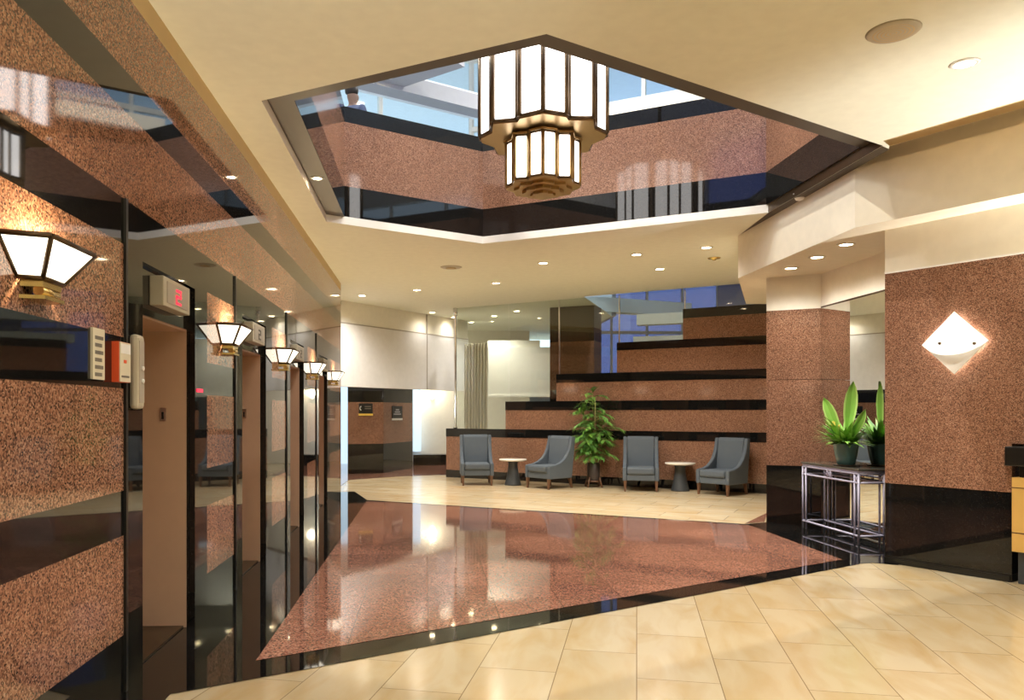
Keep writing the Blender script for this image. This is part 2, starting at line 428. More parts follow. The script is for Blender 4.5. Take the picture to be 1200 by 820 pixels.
# ------------------------------------------------------------------ elevator wall
DX = 0.04                                              # depth of the portal recess
bays = [4.313 + 2.41 * i for i in range(4)]
YE = 14.79
mb = MB()
P, B_ = M['pink'], M['black']
bands = [(0, 0.306, B_), (0.306, 0.839, P), (0.839, 1.079, B_), (1.079, 1.626, P), (1.626, 1.90, B_), (1.90, 2.40, P)]
for z0, z1, mt in bands: mb.box(XW - 0.35, XW, -6, bays[0], z0, z1, mt)
for z0, z1, mt in ((2.40, 2.645, B_), (2.645, 3.12, P), (3.12, 3.34, B_), (3.34, 3.76, P)): mb.box(XW - 0.35, XW, -6, YE, z0, z1, mt)
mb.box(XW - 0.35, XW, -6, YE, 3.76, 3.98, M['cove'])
for i, y0 in enumerate(bays):
    y1 = bays[i + 1] if i < 3 else YE
    ya, yb = y0 + 0.27, y0 + 1.28
    mb.box(XW - 0.35, XW, y0, ya, 0, 2.40, B_)                         # near side of the portal
    mb.box(XW - 0.35, XW, ya, yb, 2.36, 2.40, B_)
    mb.box(XW - 0.35, XW - DX, yb - 0.012, yb, 0, 2.36, B_)
    mb.box(XW - 0.35, XW - DX, ya, yb - 0.012, 2.07, 2.36, B_)
    # pillar beside the portal with its pink panels
    yl, yr = yb + 0.30, y1 - 0.03
    mb.box(XW - 0.35, XW, yb, yl, 0, 2.40, B_)
    mb.box(XW - 0.35, XW, yr, y1, 0, 2.40, B_)
    for z0, z1, mt in ((0, .306, B_), (.306, .81, P), (.81, 1.085, B_), (1.085, 1.626, P), (1.626, 1.865, B_), (1.865, 2.385, P), (2.385, 2.40, B_)):
        mb.box(XW - 0.35, XW, yl, yr, z0, z1, mt)
mb.box(-3.2, XW - 0.35, YE - 0.3, YE, 0, 3.95, P)
struct(mb.build('wall_left'))
mb = MB()                                              # slim black ribs at the start of each portal
for y0 in bays: mb.box(XW, XW + 0.014, y0 - 0.014, y0 + 0.016, 0, 2.645, M['dark'])
struct(mb.build('trim_5'))

def elevator(i, y0, label):
    ya, yb = y0 + 0.27, y0 + 1.265
    t = thing('elevator_entrance', label, 'elevator', (XW - 0.36, (ya + yb) / 2, 0), 0, 'elevator entrances along the granite wall')
    f = MB(); w = (yb - ya) / 2
    f.box(-0.30, 0.305, w - 0.004, w + 0.03, 0, 2.07, M['jamb']); f.box(-0.30, 0.305, -w - 0.03, -w + 0.004, 0, 2.07, M['jamb'])
    f.box(-0.30, 0.305, -w - 0.03, w + 0.03, 2.06, 2.09, M['jamb'])
    f.build('door_frame', t)
    for k in (-1, 1):
        d = MB().box(-0.26, -0.22, min(0, k * w) + 0.004, max(0, k * w) - 0.004, 0.012, 2.05, M['door']); d.build('door_panel', t)
    MB().box(-0.30, 0.285, -w, w, 0.0, 0.012, M['bronze']).build('sill', t)
    k = MB(); k.box(0.13, 0.17, w - 0.016, w - 0.004, 1.44, 1.53, M['chrome']); k.box(0.14, 0.155, w - 0.02, w - 0.016, 1.45, 1.50, M['dark']); k.build('key_plate', t)
    return t
names = ['nearest elevator entrance with brown jamb, right beside the red-sided notice box',
         'second elevator entrance from the front, between the second and third wall sconces',
         'third elevator entrance from the front in the black granite wall',
         'farthest elevator entrance, last before the end of the granite wall']
for i, y0 in enumerate(bays): elevator(i, y0, names[i])

def hall_lantern(i, y0, label, lit):
    t = thing('floor_indicator', label, 'floor indicator', (XW - DX, y0 + 0.75, 2.225), 0, 'floor indicators above the elevators')
    MB().box(0, 0.085, -0.26, 0.26, -0.085, 0.095, M['beige']).build('housing', t, 0.006)
    d = MB(); d.box(0.085, 0.089, -0.20, 0.20, -0.06, 0.07, plainface); d.build('face_plate', t)
    g = MB(); m = M['readout'] if lit else M['ink']
    for (a, b, c, e) in ((-.05, .05, .03, .045), (.035, .05, -.005, .045), (-.05, .05, -.008, .007), (-.05, -.035, -.045, .007), (-.05, .05, -.05, -.035)):
        g.box(0.089, 0.092, a + 0.01, b + 0.01, c, e, m)
    g.build('display', t)
plainface = plain('satin plate', (0.42, 0.37, 0.30), 0.4)
for i, y0 in enumerate(bays):
    hall_lantern(i, y0, ['beige floor indicator with red display above the nearest elevator', 'beige floor indicator above the second elevator, behind the second sconce',
                         'small floor indicator above the third elevator', 'floor indicator above the farthest elevator'][i], i == 0)

# things on the elevator wall near the first portal
t = thing('notice_plaque', 'tall beige notice plaque with printed lines beside the red-sided box', 'sign', (XW, 3.955, 1.785))
MB().box(0, 0.012, -0.07, 0.07, -0.125, 0.125, M['paper']).build('plate', t)
g = MB()
for k in range(6): g.box(0.012, 0.0135, -0.045, 0.05 - 0.015 * (k % 2), 0.088 - k * 0.036 - 0.018, 0.088 - k * 0.036, M['ink'])
g.build('printed_lines', t)
t = thing('fire_notice_box', 'orange-red sided box with printed beige face on the granite wall', 'notice box', (XW, 4.20, 1.76))
MB().box(0, 0.038, -0.06, 0.085, -0.105, 0.105, M['red']).build('housing', t)
g = MB().box(0.038, 0.043, -0.058, 0.085, -0.103, 0.103, M['paper']); g.build('face_plate', t)
MB().box(0.043, 0.0445, -0.05, 0.08, 0.045, 0.095, M['whitep']).build('paper_label', t)
MB().box(0.043, 0.045, -0.01, 0.025, -0.005, 0.012, M['red']).build('red_mark', t)
g = MB(); g.box(0.043, 0.045, -0.04, 0.06, -0.08, -0.07, M['ink'])
g.build('printing', t)
t = thing('call_panel', 'rounded beige elevator call panel on the black portal beside the first elevator', 'call panel', (XW, 4.425, 1.72))
MB().box(0, 0.05, -0.055, 0.055, -0.205, 0.205, M['beige']).build('housing', t, 0.02)
g = MB().box(0.05, 0.053, -0.035, 0.035, -0.17, 0.17, plainface); g.build('face_plate', t)
for z in (0.02, -0.05):
    b = MB().lathe([(0.013, 0), (0.013, 0.01), (0.0, 0.012)], M['whitep'], 12); o = b.build('button', t); o.location = (0.053, 0, z); o.rotation_euler = (0, R(90), 0)
tag(MB().box(XW, XW + 0.006, 5.63, 5.77, 1.64, 1.665, M['readout']).build('red_glint'), 'tiny red reflection on the black stone beside the first elevator, made as a glowing plate', 'sign')  # glowing plate stands in for a red reflection in the stone

def wall_sconce(y, label, at=None, rz=0, w=None, col=None):
    t = thing('wall_sconce', label, 'wall lamp', at or (XW, y, 2.0), rz, 'elevator wall sconces' if at is None else 'added uplight sconces')
    zt, zb = 0.185, 0.04
    T = [(0, -0.27), (0.17, -0.20), (0.17, 0.20), (0, 0.27)]; Bt = [(0.0, -0.13), (0.085, -0.09), (0.085, 0.09), (0.0, 0.13)]
    for k in range(3):
        a, b, c, d = T[k], T[k + 1], Bt[k + 1], Bt[k]
        g = MB().add([(*d, zb), (*c, zb), (*b, zt), (*a, zt)], [(0, 1, 2, 3)], M['sconce']); g.build('glass_pane', t)
    f = MB()
    for k in range(4): f.bar((*Bt[k], zb), (*T[k], zt), 0.014, M['bronze'])
    for k in range(3):
        f.bar((*T[k], zt), (*T[k + 1], zt), 0.016, M['bronze']); f.bar((*Bt[k], zb), (*Bt[k + 1], zb), 0.016, M['bronze'])
    f.build('frame', t)
    b = MB(); b.prism([(0, -0.10), (0.08, -0.08), (0.08, 0.08), (0, 0.10)], 0.005, 0.035, M['brass'])
    b.tube([(0.06, -0.075, -0.01), (0.06, 0.075, -0.01)], 0.022, M['brass'], 12)
    b.prism([(0, -0.11), (0.09, -0.085), (0.09, 0.085), (0, 0.11)], -0.045, -0.03, M['brass'])
    b.build('brass_bracket', t)
    lamp('POINT', 'bulb', t, (0.075, 0, 0.13), w or SCONCE_W, col or SCOL, 0.012)
for y, lb in zip((3.33, 6.42, 8.80, 11.2, 13.6), ('largest glowing wall sconce, nearest of the row, on pink granite left of the notice plaque', 'second glowing sconce along the elevator wall, just past the first elevator',
                  'third glowing sconce along the elevator wall, past the second elevator', 'fourth glowing sconce along the elevator wall, past the third elevator', 'farthest glowing sconce at the end of the elevator wall')):
    wall_sconce(y, lb)

# ------------------------------------------------------------------ stepped granite wall and its glass
n2 = (-SBd[1], -SBd[0] * -1)
nSB = (-0.5647, -0.8253)                               # towards the lobby
mb = MB()
tiers = [(0.0, 0.17, 7.02, 'black'), (0.17, 0.94, 7.02, 'pinkx'), (0.94, 1.12, 7.02, 'black'), (1.12, 1.54, 5.46, 'pinkx'), (1.54, 1.73, 5.46, 'black'), (1.73, 2.12, 4.23, 'pinkx'), (2.12, 2.30, 4.23, 'black'),
         (2.30, 2.75, 2.88, 'pinkx'), (2.75, 2.91, 2.88, 'black'), (2.91, 3.32, 1.53, 'pinkx'), (3.32, 3.50, 1.53, 'black'), (3.50, 4.3, 0.20, 'pinkx')]
for z0, z1, L, mt in tiers: mb.obox(SBp, SBd, nSB, -1.5, L, -0.28, 0.0 if mt == 'pinkx' else 0.012, z0, z1, M[mt])
struct(mb.build('wall_back'))
edges = [7.02, 5.46, 4.23, 2.88, 1.53, 0.20]; tops = [1.12, 1.73, 2.30, 2.91, 3.50]
cuts = [(6.84, 5.46, 1.12), (5.46, 4.23, 1.73), (4.23, 2.88, 2.30), (2.88, 1.53, 2.91), (1.53, 0.2, 3.50)]
zt = 4.0
for k, (a, b, z0) in enumerate(cuts):
    o = MB().obox(SBp, SBd, nSB, b + 0.008, a - 0.008, -0.15, -0.138, z0, ZC if a > 3.6 else 4.3, M['glass'] if k < 2 else M['glass']).build('window_%d' % (5 + k)); struct(o)
mb = MB()
for a in (4.23, 2.88, 1.53): mb.obox(SBp, SBd, nSB, a - 0.012, a + 0.012, -0.155, -0.133, {4.23: 2.30, 2.88: 2.91, 1.53: 3.5}[a], ZC, M['chrome'])
struct(mb.build('trim_6'))
pp = sb(6.86)
t = thing('chrome_post', 'tall chrome post at the left end of the glass screen on the black ledge', 'post', (pp[0] - nSB[0] * 0.14, pp[1] - nSB[1] * 0.14, 1.12))
MB().lathe([(0.045, 0), (0.045, 0.03), (0.030, 0.04), (0.030, 2.62), (0.05, 2.63), (0.05, 2.78)], M['chrome'], 20).build('tube', t)
MB().lathe([(0.055, 2.60), (0.055, 2.64)], M['chrome'], 20).build('collar', t)

# behind the glass: another hall
mb = MB()
mb.box(0.9, 2.9, 25.0, 25.2, 0, ZC, M['bulk']); mb.box(2.9, 9.5, 25.0, 25.2, 0, 2.6, M['grey'])
mb.box(9.3, 9.5, 14, 25, 0, 7.5, M['grey'])
mb.box(4.6, 4.7, 19.5, 25, ZC, 7.5, M['grey'])
struct(mb.build('wall_far'))
M['glassdusk'] = glass('dusk blue glass', (0.32, 0.34, 0.52), 1.5, 0.0, 0.06)
window_wall(10, (4.7, 24.9), (9.3, 24.9), 2.6, 7.4, 4, M['glassdusk'], (0.3,))
flat([(3.3, 16.4), (10, 12), (10, 26), (4.0, 26)], 7.5, M['upceil'], 'ceiling')
mb = MB()
mb.obox((3.55, 19.0), (0.93, 0.36), (-0.36, 0.93), 0, 3.6, 0, 0.35, 4.0, 4.35, M['upceil'])
mb.obox((4.9, 18.3), (0.9, -0.43), (0.43, 0.9), 0, 4, 0, 0.3, 3.55, 3.8, M['bulk'])
mb.obox((4.9, 18.6), (0.9, -0.43), (0.43, 0.9), 0, 4, 0, 0.3, 3.1, 3.3, M['bulk'])
struct(mb.build('trim_7'))
mb = MB()                                              # dark stone pier
mb.obox((2.80, 18.0), (0.88, -0.47), (0.47, 0.88), 0, 1.05, 0, 0.6, 0, 2.0, M['black']); mb.obox((2.80, 18.0), (0.88, -0.47), (0.47, 0.88), 0, 1.05, 0, 0.6, 2.0, 3.1, M['pinkx'])
mb.obox((2.80, 18.0), (0.88, -0.47), (0.47, 0.88), 0, 1.05, 0, 0.6, 3.1, 3.4, M['black']); mb.obox((2.80, 18.0), (0.88, -0.47), (0.47, 0.88), 0, 1.05, 0, 0.6, 3.4, ZC, M['soffit'])
struct(mb.build('wall_pier'))
mb = MB(); vs = []                                     # pleated curtain behind the left glass
for k in range(41):
    u = k / 40; x = 0.90 + 0.56 * u; y = 19.6 - 0.3 * u + 0.05 * math.sin(k * PI / 2.5)
    vs += [(x, y, 0.02), (x, y, 3.2)]
mb.add(vs, [(2 * k, 2 * k + 2, 2 * k + 3, 2 * k + 1) for k in range(40)], M['curtain'], True)
tag(mb.build('curtain'), 'pale pleated curtain behind the left end of the glass screen', 'curtain')
t = thing('hanging_screen', 'large white screen hanging behind the glass left of the dark pier', 'screen', (1.95, 20.0, 1.93), R(-6))
MB().box(-0.42, 1.15, 0, 0.06, 0.0, 1.22, M['lip']).build('panel', t); MB().box(-0.44, 0.9, 0.06, 0.12, 1.22, 1.40, M['white']).build('headboard', t)
MB().box(-0.44, 1.17, -0.03, 0.06, -0.05, 0.0, M['lip']).build('tray', t)

# ------------------------------------------------------------------ far left: white panel wall, kiosk, cream back wall
wp, wd = (-2.35, 16.35), (0.6087, 0.7934); wn = (0.7934, -0.6087)
mb = MB()
mb.obox(wp, wd, wn, 0, 5.6, -0.2, 0.0, 2.05, 3.42, M['panel']); mb.obox(wp, wd, wn, 0, 5.6, -0.2, -0.02, 3.42, ZC, M['white'])
mb.obox(wp, wd, wn, 0, 5.6, -0.03, 0.006, 3.405, 3.43, M['seam']); mb.obox(wp, wd, wn, 3.80, 3.83, -0.03, 0.006, 2.05, ZC, M['seam'])
struct(mb.build('wall_panels'))
mb = MB()
mb.box(-6, 3.0, 23.2, 23.4, 0, ZC, M['white']); mb.box(-3.4, -3.2, 14.5, 23.4, 0, ZC, M['white'])
struct(mb.build('wall_left_back'))
kp = [(-1.95, 19.2), (-1.10, 19.42), (-0.42, 21.1), (-0.8, 21.9), (-2.2, 21.9)]
t = thing('granite_kiosk', 'pink and black granite kiosk with two signs beneath the white wall panels', 'kiosk', (-1.1, 19.42, 0))
for z0, z1, mt, nm in ((0.0, 0.72, 'black', 'base'), (0.72, 1.74, 'pinkx', 'cladding'), (1.74, 2.3, 'black', 'top_band')):
    MB().prism([(x + 1.1, y - 19.42) for x, y in kp], z0, z1, M[mt]).build(nm, t)
def small_sign(label, p, e, w, zc, h, ink, arc):
    t = thing('wall_sign', label, 'sign', (*p, zc)); n = (e[1], -e[0])
    MB().obox((0, 0), e, n, -w / 2, w / 2, 0.001, 0.015, -h / 2, h / 2, M['dark']).build('plate', t)
    g = MB()
    if arc:
        pts = [(-w * 0.28 + 0.05 * math.cos(a), 0, 0.03 + 0.05 * math.sin(a)) for a in [R(110 + 14 * k) for k in range(11)]]
        g.tube([(e[0] * q[0] + n[0] * 0.018, e[1] * q[0] + n[1] * 0.018, q[2]) for q in pts], 0.012, M['whitep'], 6)
        for k in range(2): g.obox((0, 0), e, n, -w * 0.08, w * 0.38, 0.015, 0.018, 0.01 + 0.05 * k, 0.035 + 0.05 * k, M['ink'])
    else:
        for k in range(3): g.obox((0, 0), e, n, -w * (0.16 + 0.1 * k), w * (0.16 + 0.1 * k), 0.015, 0.018, 0.07 - 0.055 * k, 0.10 - 0.055 * k, M['ink2'])
    g.obox((0, 0), e, n, -w / 2 - 0.005, w / 2 + 0.005, 0.001, 0.02, -h / 2, -h / 2 + 0.05, ink)
    g.build('lettering', t)
M['ink2'] = plain('pale lettering', (0.45, 0.45, 0.48), 0.5)
e1 = Vector((0.85, 0.22)).normalized(); small_sign('small black sign with pale arc and yellow bar on the kiosk left face', (-1.525, 19.31), e1, 0.34, 1.56, 0.30, M['yellow'], True)
e2 = Vector((0.68, 1.68)).normalized(); small_sign('small black sign with white bar on the kiosk right face', (-0.80, 20.16), e2, 0.62, 1.47, 0.36, M['whitep'], False)
mb = MB(); mb.box(-0.42, 0.55, 22.2, 22.75, 0, 0.3, M['black']); tag(mb.build('low_plinth'), 'low black stone plinth against the cream wall right of the kiosk', 'plinth')
o = MB().box(-0.44, -0.22, 22.9, 23.19, 0.35, 2.3, M['daywin']).build('window_11'); struct(o)
o = MB().box(-2.62, -2.05, 22.9, 23.19, 0.0, 2.3, M['daywin']).build('window_12'); struct(o)
t = thing('notice_board', 'dark upright notice board in front of the bright strip left of the kiosk', 'notice board', (-2.16, 19.0, 0))
MB().box(-0.11, 0.06, 0.0, 0.05, 0.85, 1.38, M['tealpot']).build('board', t); MB().box(-0.04, 0.0, 0.0, 0.04, 0.0, 0.85, M['charcoal']).build('leg', t)
t = thing('glow_lamp', 'glowing wall lamp on the cream wall right of the kiosk', 'wall lamp', (0.12, 23.2, 1.95))
MB().lathe([(0.0, -0.09), (0.06, -0.05), (0.09, 0.06)], M['sconce'], 16).build('shade', t, loc=(0, -0.1, 0)); MB().box(-0.02, 0.02, -0.1, 0.0, -0.03, 0.0, M['brass']).build('bracket', t)
lamp('POINT', 'bulb', t, (0, -0.25, 0.1), 9, (1.0, 0.86, 0.6), 0.1)

# ------------------------------------------------------------------ right side: bulkhead, column, mirror alcove, reception wall
ZB = 3.32
bk = [(4.21, 10.5), (4.21, 7.57), (6.71, 3.24), (9.0, 4.6), (9.0, 13.0), (5.35, 13.0)]
mb = MB(); mb.prism(bk, ZB, 4.02, M['bulk']); struct(mb.build('trim_8'))
cv = MB()                                              # recessed cove between ceiling edge and bulkhead
q0, q1 = CE0, (CE0[0] + 0.5 * 10, CE0[1] - 0.866 * 10); r0, r1 = (4.21, 7.57), (4.21 + 0.5 * 10, 7.57 - 0.866 * 10)
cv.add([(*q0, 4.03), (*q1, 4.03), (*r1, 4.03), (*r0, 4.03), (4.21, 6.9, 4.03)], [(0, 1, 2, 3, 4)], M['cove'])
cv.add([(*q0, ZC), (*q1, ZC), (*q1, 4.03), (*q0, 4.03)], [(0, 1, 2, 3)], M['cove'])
cv.add([(*r0, ZC), (*r1, ZC), (*r1, 4.03), (*r0, 4.03)], [(0, 1, 2, 3)], M['bulk'])
struct(cv.build('trim_9'))
cp = [(4.59, 10.47), (5.17, 10.13), (5.40, 10.13), (5.40, 10.9), (4.98, 11.15)]
mb = MB()
for z0, z1, mt in ((0, 0.78, M['black']), (0.78, 1.93, M['pinkx']), (1.936, 2.87, M['pinkx']), (2.87, ZB, M['white'])): mb.prism(cp, z0, z1, mt)
struct(mb.build('wall_column'))
mb = MB(); mb.box(5.185, 5.4, 7.2, 10.13, 0, ZB, M['white']); struct(mb.build('wall_alcove'))
t = thing('wall_mirror', 'full-height mirror in the alcove behind the iron console table', 'mirror', (5.185, 8.7, 0.0))
MB().box(-0.012, 0.0, -1.4, 1.42, 0.02, 2.87, M['mirror']).build('mirror_glass', t)
MB().box(-0.016, 0.0, -1.4, 1.42, 2.87, 2.89, M['bronze']).build('edge_strip', t)
RP, RE, RN = (4.57, 7.66), (0.5, -0.866), (-0.866, -0.5)
mb = MB()
mb.obox(RP, RE, RN, 0, 1.13, -0.25, 0.0, 0.0, 0.07, M['dark']); mb.obox(RP, RE, RN, 0, 1.13, -0.25, -0.004, 0.07, 0.79, M['black'])
mb.obox(RP, RE, RN, 0, 1.13, -0.25, 0.0, 0.79, 1.22, M['pinkrw']); mb.obox(RP, RE, RN, 0, 4.5, -0.25, 0.0, 1.22, 2.88, M['pinkrw'])
mb.obox(RP, RE, RN, 0, 4.5, -0.25, 0.0, 2.895, ZB, M['bulk']); mb.obox(RP, RE, RN, 0, 4.5, -0.25, 0.012, 2.88, 2.895, M['lip'])
mb.obox(RP, RE, RN, 1.13, 4.5, -0.75, -0.6, 0, 1.22, M['pinkrw'])
mb.obox(RP, RE, RN, 0.0, 1.12, 0.0, 0.012, 0.0, 0.05, M['dark'])
struct(mb.build('wall_right'))
t = thing('reception_desk', 'honey wood reception desk with thick black top at the right edge', 'desk', (RP[0] + RE[0] * 1.15, RP[1] + RE[1] * 1.15, 0))
z = (0, 0)
MB().obox(z, RE, RN, 0.0, 2.6, -0.55, 0.05, 0.28, 0.93, M['oak']).build('body', t, 0.003)
for z0, z1 in ((0.455, 0.46), (0.855, 0.86)): pass
g = MB(); g.obox(z, RE, RN, 0.0, 2.6, 0.05, 0.052, 0.44, 0.45, M['wood']); g.obox(z, RE, RN, 0.0, 2.6, 0.05, 0.052, 0.835, 0.843, M['wood']); g.build('groove', t)
MB().obox(z, RE, RN, 0.03, 2.55, -0.5, 0.0, 0.0, 0.28, M['charcoal']).build('plinth', t)
MB().obox(z, RE, RN, 0.04, 2.5, -0.4, 0.0, 0.93, 1.03, M['dark']).build('recess', t)
MB().obox(z, RE, RN, -0.03, 2.6, -0.55, 0.12, 1.03, 1.20, M['dark']).build('desk_top', t, 0.01)

for a in (2.5, 3.9):  # unseen sconces added to throw light up at the right ceiling
    wall_sconce(0, 'added uplight sconce out of view on the reception wall beyond the desk', (RP[0] + RE[0] * a, RP[1] + RE[1] * a, 2.0), R(-150), 125, NEUT)
for y in (0.6, -2.4): wall_sconce(y, 'added fill sconce out of view farther back along the elevator wall', (XW, y, 2.0), 0, 85, NEUT)  # also added out of view, to brighten the near ceiling

# outer shell behind the camera and to the right
mb = MB(); mb.box(-3, 12, -6.2, -6, 0, ZC + 0.2, M['bulk']); struct(mb.build('wall_rear'))
mb = MB(); mb.box(9.8, 10.0, -6, 14, 0, ZC + 0.2, M['bulk']); struct(mb.build('wall_far_right'))

# diamond wall lamp
t = thing('diamond_wall_lamp', 'white glowing diamond-shaped lamp on the right granite wall', 'wall lamp', (4.915, 7.08, 2.14))
def rw(a, b, z): return (RE[0] * a + RN[0] * b, RE[1] * a + RN[1] * b, z)
hs = 0.29
g = MB().hull2([rw(0, .045, -hs), rw(hs, .045, 0), rw(0, .045, hs), rw(-hs, .045, 0)], [rw(0, .055, -hs), rw(hs, .055, 0), rw(0, .055, hs), rw(-hs, .055, 0)], M['lip'])
g.build('back_plate', t)
vs = []; fs = []; NU, NV = 16, 8
for i in range(NU + 1):
    u = -1 + 2 * i / NU
    for j in range(NV + 1):
        v = j / NV
        top = hs * (1 - abs(u)); bot = -0.115 * (1 - abs(u) ** 2.2)
        zz = bot + (top - bot) * v
        out = 0.058 + 0.085 * (1 - abs(u) ** 1.6) * (1 - v) ** 0.8
        vs.append(rw(hs * u, out, zz))
fs = [(i * (NV + 1) + j, (i + 1) * (NV + 1) + j, (i + 1) * (NV + 1) + j + 1, i * (NV + 1) + j + 1) for i in range(NU) for j in range(NV)]
MB().add(vs, fs, M['diamond'], True).build('glass_shade', t)
for s in (-0.10, 0.19):
    c = MB().lathe([(0.013, 0), (0.013, 0.02), (0.0, 0.025)], M['bronze'], 10).build('clip', t); c.location = rw(s, 0.12 - abs(s) * 0.2, 0.0 - 0.02 * (s > 0)); c.rotation_euler = (R(90), 0, R(-60))
for a, zz in ((0, 0.16), (0.16, 0), (-0.16, 0), (0, -0.16)): lamp('POINT', 'bulb', t, rw(a, 0.028, zz), 1.6, WARM, 0.008)

# ------------------------------------------------------------------ ceiling lights and fittings
def downlight(p, zc, label, group, w=DOWNLIGHT_W, r=0.085, spot=R(150), col=None):
    t = thing('recessed_downlight', label, 'ceiling light', (*p, zc), 0, group)
    MB().lathe([(r * 0.78, -0.002), (r * 0.8, -0.010), (r, -0.008), (r + 0.012, 0.0)], M['whitep'], 24).build('trim_ring', t)
    MB().lathe([(0.0, -0.004), (r * 0.8, -0.004)], M['lampw'], 24).build('lamp_lens', t)
    lamp('SPOT', 'beam', t, (0, 0, -0.03), w, col or WARM, 0.06, spot=spot, blend=0.9)
DL = [((-1.51 + 0.15, 16.29), 'downlight nearest the elevator wall end, above the white panels'), ((-0.22, 15.5), 'downlight right of the one at the elevator wall end'),
      ((0.10, 18.99), 'small downlight above the vertical seam of the white panels'), ((0.65, 19.9), 'small downlight just left of the chrome post top'),
      ((1.26, 14.6), 'downlight over the ceiling right of the oval vent'), ((1.85, 12.59), 'downlight below the chandelier, close to the opening edge'),
      ((3.17, 11.84), 'downlight right of the chandelier near the opening edge'), ((3.88, 13.02), 'downlight above the stepped granite wall'),
      ((4.05, 11.28), 'downlight beside the white bulkhead tip')]
for k, (p, lb) in enumerate(DL): downlight(p, ZC, lb, 'lobby ceiling downlights', 14 if k in (2, 3) else DOWNLIGHT_W)
for p, lb in (((4.56, 9.02), 'middle downlight of three under the alcove bulkhead'), ((4.53, 8.32), 'nearest downlight of three under the alcove bulkhead'), ((4.58, 9.73), 'farthest downlight of three, next to the granite column')):
    downlight(p, ZB, lb, 'alcove downlights', 40, 0.085)
downlight((3.69, 5.24), ZC, 'large bright downlight in the near ceiling right of the grille', 'lobby ceiling downlights', FRONT_W, 0.085)
for p in ((0.6, 2.0), (3.2, 2.2), (5.6, 0.5), (0.6, -1.5), (3.4, -1.8), (6.5, -3), (1.5, 3.4)):  # fill lamps added overhead and behind the camera
    downlight(p, ZC, 'added fill downlight in the near ceiling, out of view', 'added near ceiling fill lights', FRONT_W, 0.085, R(150), NEUT)
for p, lb in (((1.65, 19.6), 'downlight seen through the glass above the hanging screen'), ((1.15, 21.0), 'downlight seen through the glass above the curtain'), ((2.1, 18.6), 'downlight seen through the glass beside the dark pier'), ((-1.75, 18.3), 'unseen downlight added behind the white panel wall to light the kiosk front'), ((-0.75, 19.5), 'unseen downlight added behind the white panel wall to light the kiosk side'), ((-0.2, 21.6), 'downlight over the passage behind the kiosk')):  # the two kiosk lamps are hidden and added to lift it from darkness
    downlight(p, ZC, lb, 'rear hall downlights', 60)
downlight((-1.18, 8.45), 3.992, 'small downlight in the dark brown soffit of the opening', 'soffit downlights', 4, 0.06)
downlight((-0.66, 12.95), 7.0, 'bright downlight under the upper storey soffit', 'upper storey downlights', 20, 0.09)
for p in ((-2, 11), (2.5, 12.5), (1.2, 7), (6.5, 9), (4.5, 4), (-2.5, 5)):  # lamps added up here to brighten the atrium parapet
    downlight(p, UZ, 'added large fill downlight in the white upper storey ceiling', 'added upper storey fill lights', 620, 0.16, R(150))
t = thing('speaker_grille', 'round beige speaker grille in the near ceiling', 'speaker', (2.93, 4.82, ZC))
MB().lathe([(0.125, -0.014), (0.145, -0.012), (0.16, 0.0)], M['beige'], 32).build('rim', t)
g = MB()
for k in range(5): g.lathe([(0.012 + 0.024 * k, -0.012), (0.020 + 0.024 * k, -0.016), (0.028 + 0.024 * k, -0.010)], M['cove'], 28)
g.build('grille', t)
t = thing('ceiling_vent', 'flat oval ceiling vent beyond the opening', 'vent', (0.38, 13.04, ZC))
MB().lathe([(0.10, -0.014), (0.16, -0.01), (0.18, 0.0)], M['beige'], 28).build('rim', t); MB().lathe([(0.0, -0.02), (0.09, -0.018)], M['cove'], 24).build('disc', t)
t = thing('sprinkler', 'small brass sprinkler plate in the ceiling by the bulkhead', 'sprinkler', (4.45, 12.05, ZC))
MB().lathe([(0.03, -0.035), (0.035, -0.02), (0.09, -0.012), (0.10, 0.0)], M['brass'], 20).build('cover_plate', t)
t = thing('dome_camera', 'small white dome camera on the bulkhead edge below the opening', 'camera', (4.16, 8.62, ZC))
MB().lathe([(0.0, -0.07), (0.04, -0.06), (0.06, -0.03), (0.062, 0.0)], M['whitep'], 20).build('dome', t, loc=(0, 0, 0.035)); MB().lathe([(0.072, 0.0), (0.072, 0.012)], M['whitep'], 20).build('mount', t, loc=(0, 0, 0.035))

# ------------------------------------------------------------------ chandelier
CC = (1.18, 8.05)
t = thing('chandelier', 'two-tier bronze and white glass chandelier hanging in the ceiling opening', 'chandelier', (*CC, 3.6), R(-8.3))
QUART = [(0.0, -0.70), (0.225, -0.585), (0.25, -0.50), (0.49, -0.47), (0.52, -0.22), (0.645, -0.06)]
def outline(s):
    h = [(x * s, y * s) for x, y in QUART]
    r = h + [(x, -y) for x, y in h[::-1]]
    l = [(-x, y) for x, y in r[::-1]][1:-1]
    return r + l
def tier(s, z0, z1, fw, par, nm):
    o = outline(s); n = len(o)
    f = MB()
    for i in range(n):
        a, b = Vector(o[i]), Vector(o[(i + 1) % n]); L = (b - a).length
        d = (b - a) / L
        ins = min(fw * 1.1, L * 0.12)
        if L > 0.13 * s:
            p, q = a + d * ins, b - d * ins
            g = MB().hull2([(p.x, p.y, z0 + fw), (q.x, q.y, z0 + fw), (q.x, q.y, z1 - fw), (p.x, p.y, z1 - fw)],
                           [(p.x * .985, p.y * .985, z0 + fw), (q.x * .985, q.y * .985, z0 + fw), (q.x * .985, q.y * .985, z1 - fw), (p.x * .985, p.y * .985, z1 - fw)], M['chand'])
            g.build('glass_pane', par)
        else:
            f.add([(*a, z0), (*b, z0), (*b, z1), (*a, z1)], [(0, 1, 2, 3)], M['bronze'])
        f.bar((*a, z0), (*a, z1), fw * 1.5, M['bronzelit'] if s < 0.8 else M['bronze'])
        for z in (z0 + fw * .4, z1 - fw * .4): f.bar((*a, z), (*b, z), fw * 1.1, M['bronze'])
    f.build(nm, par)
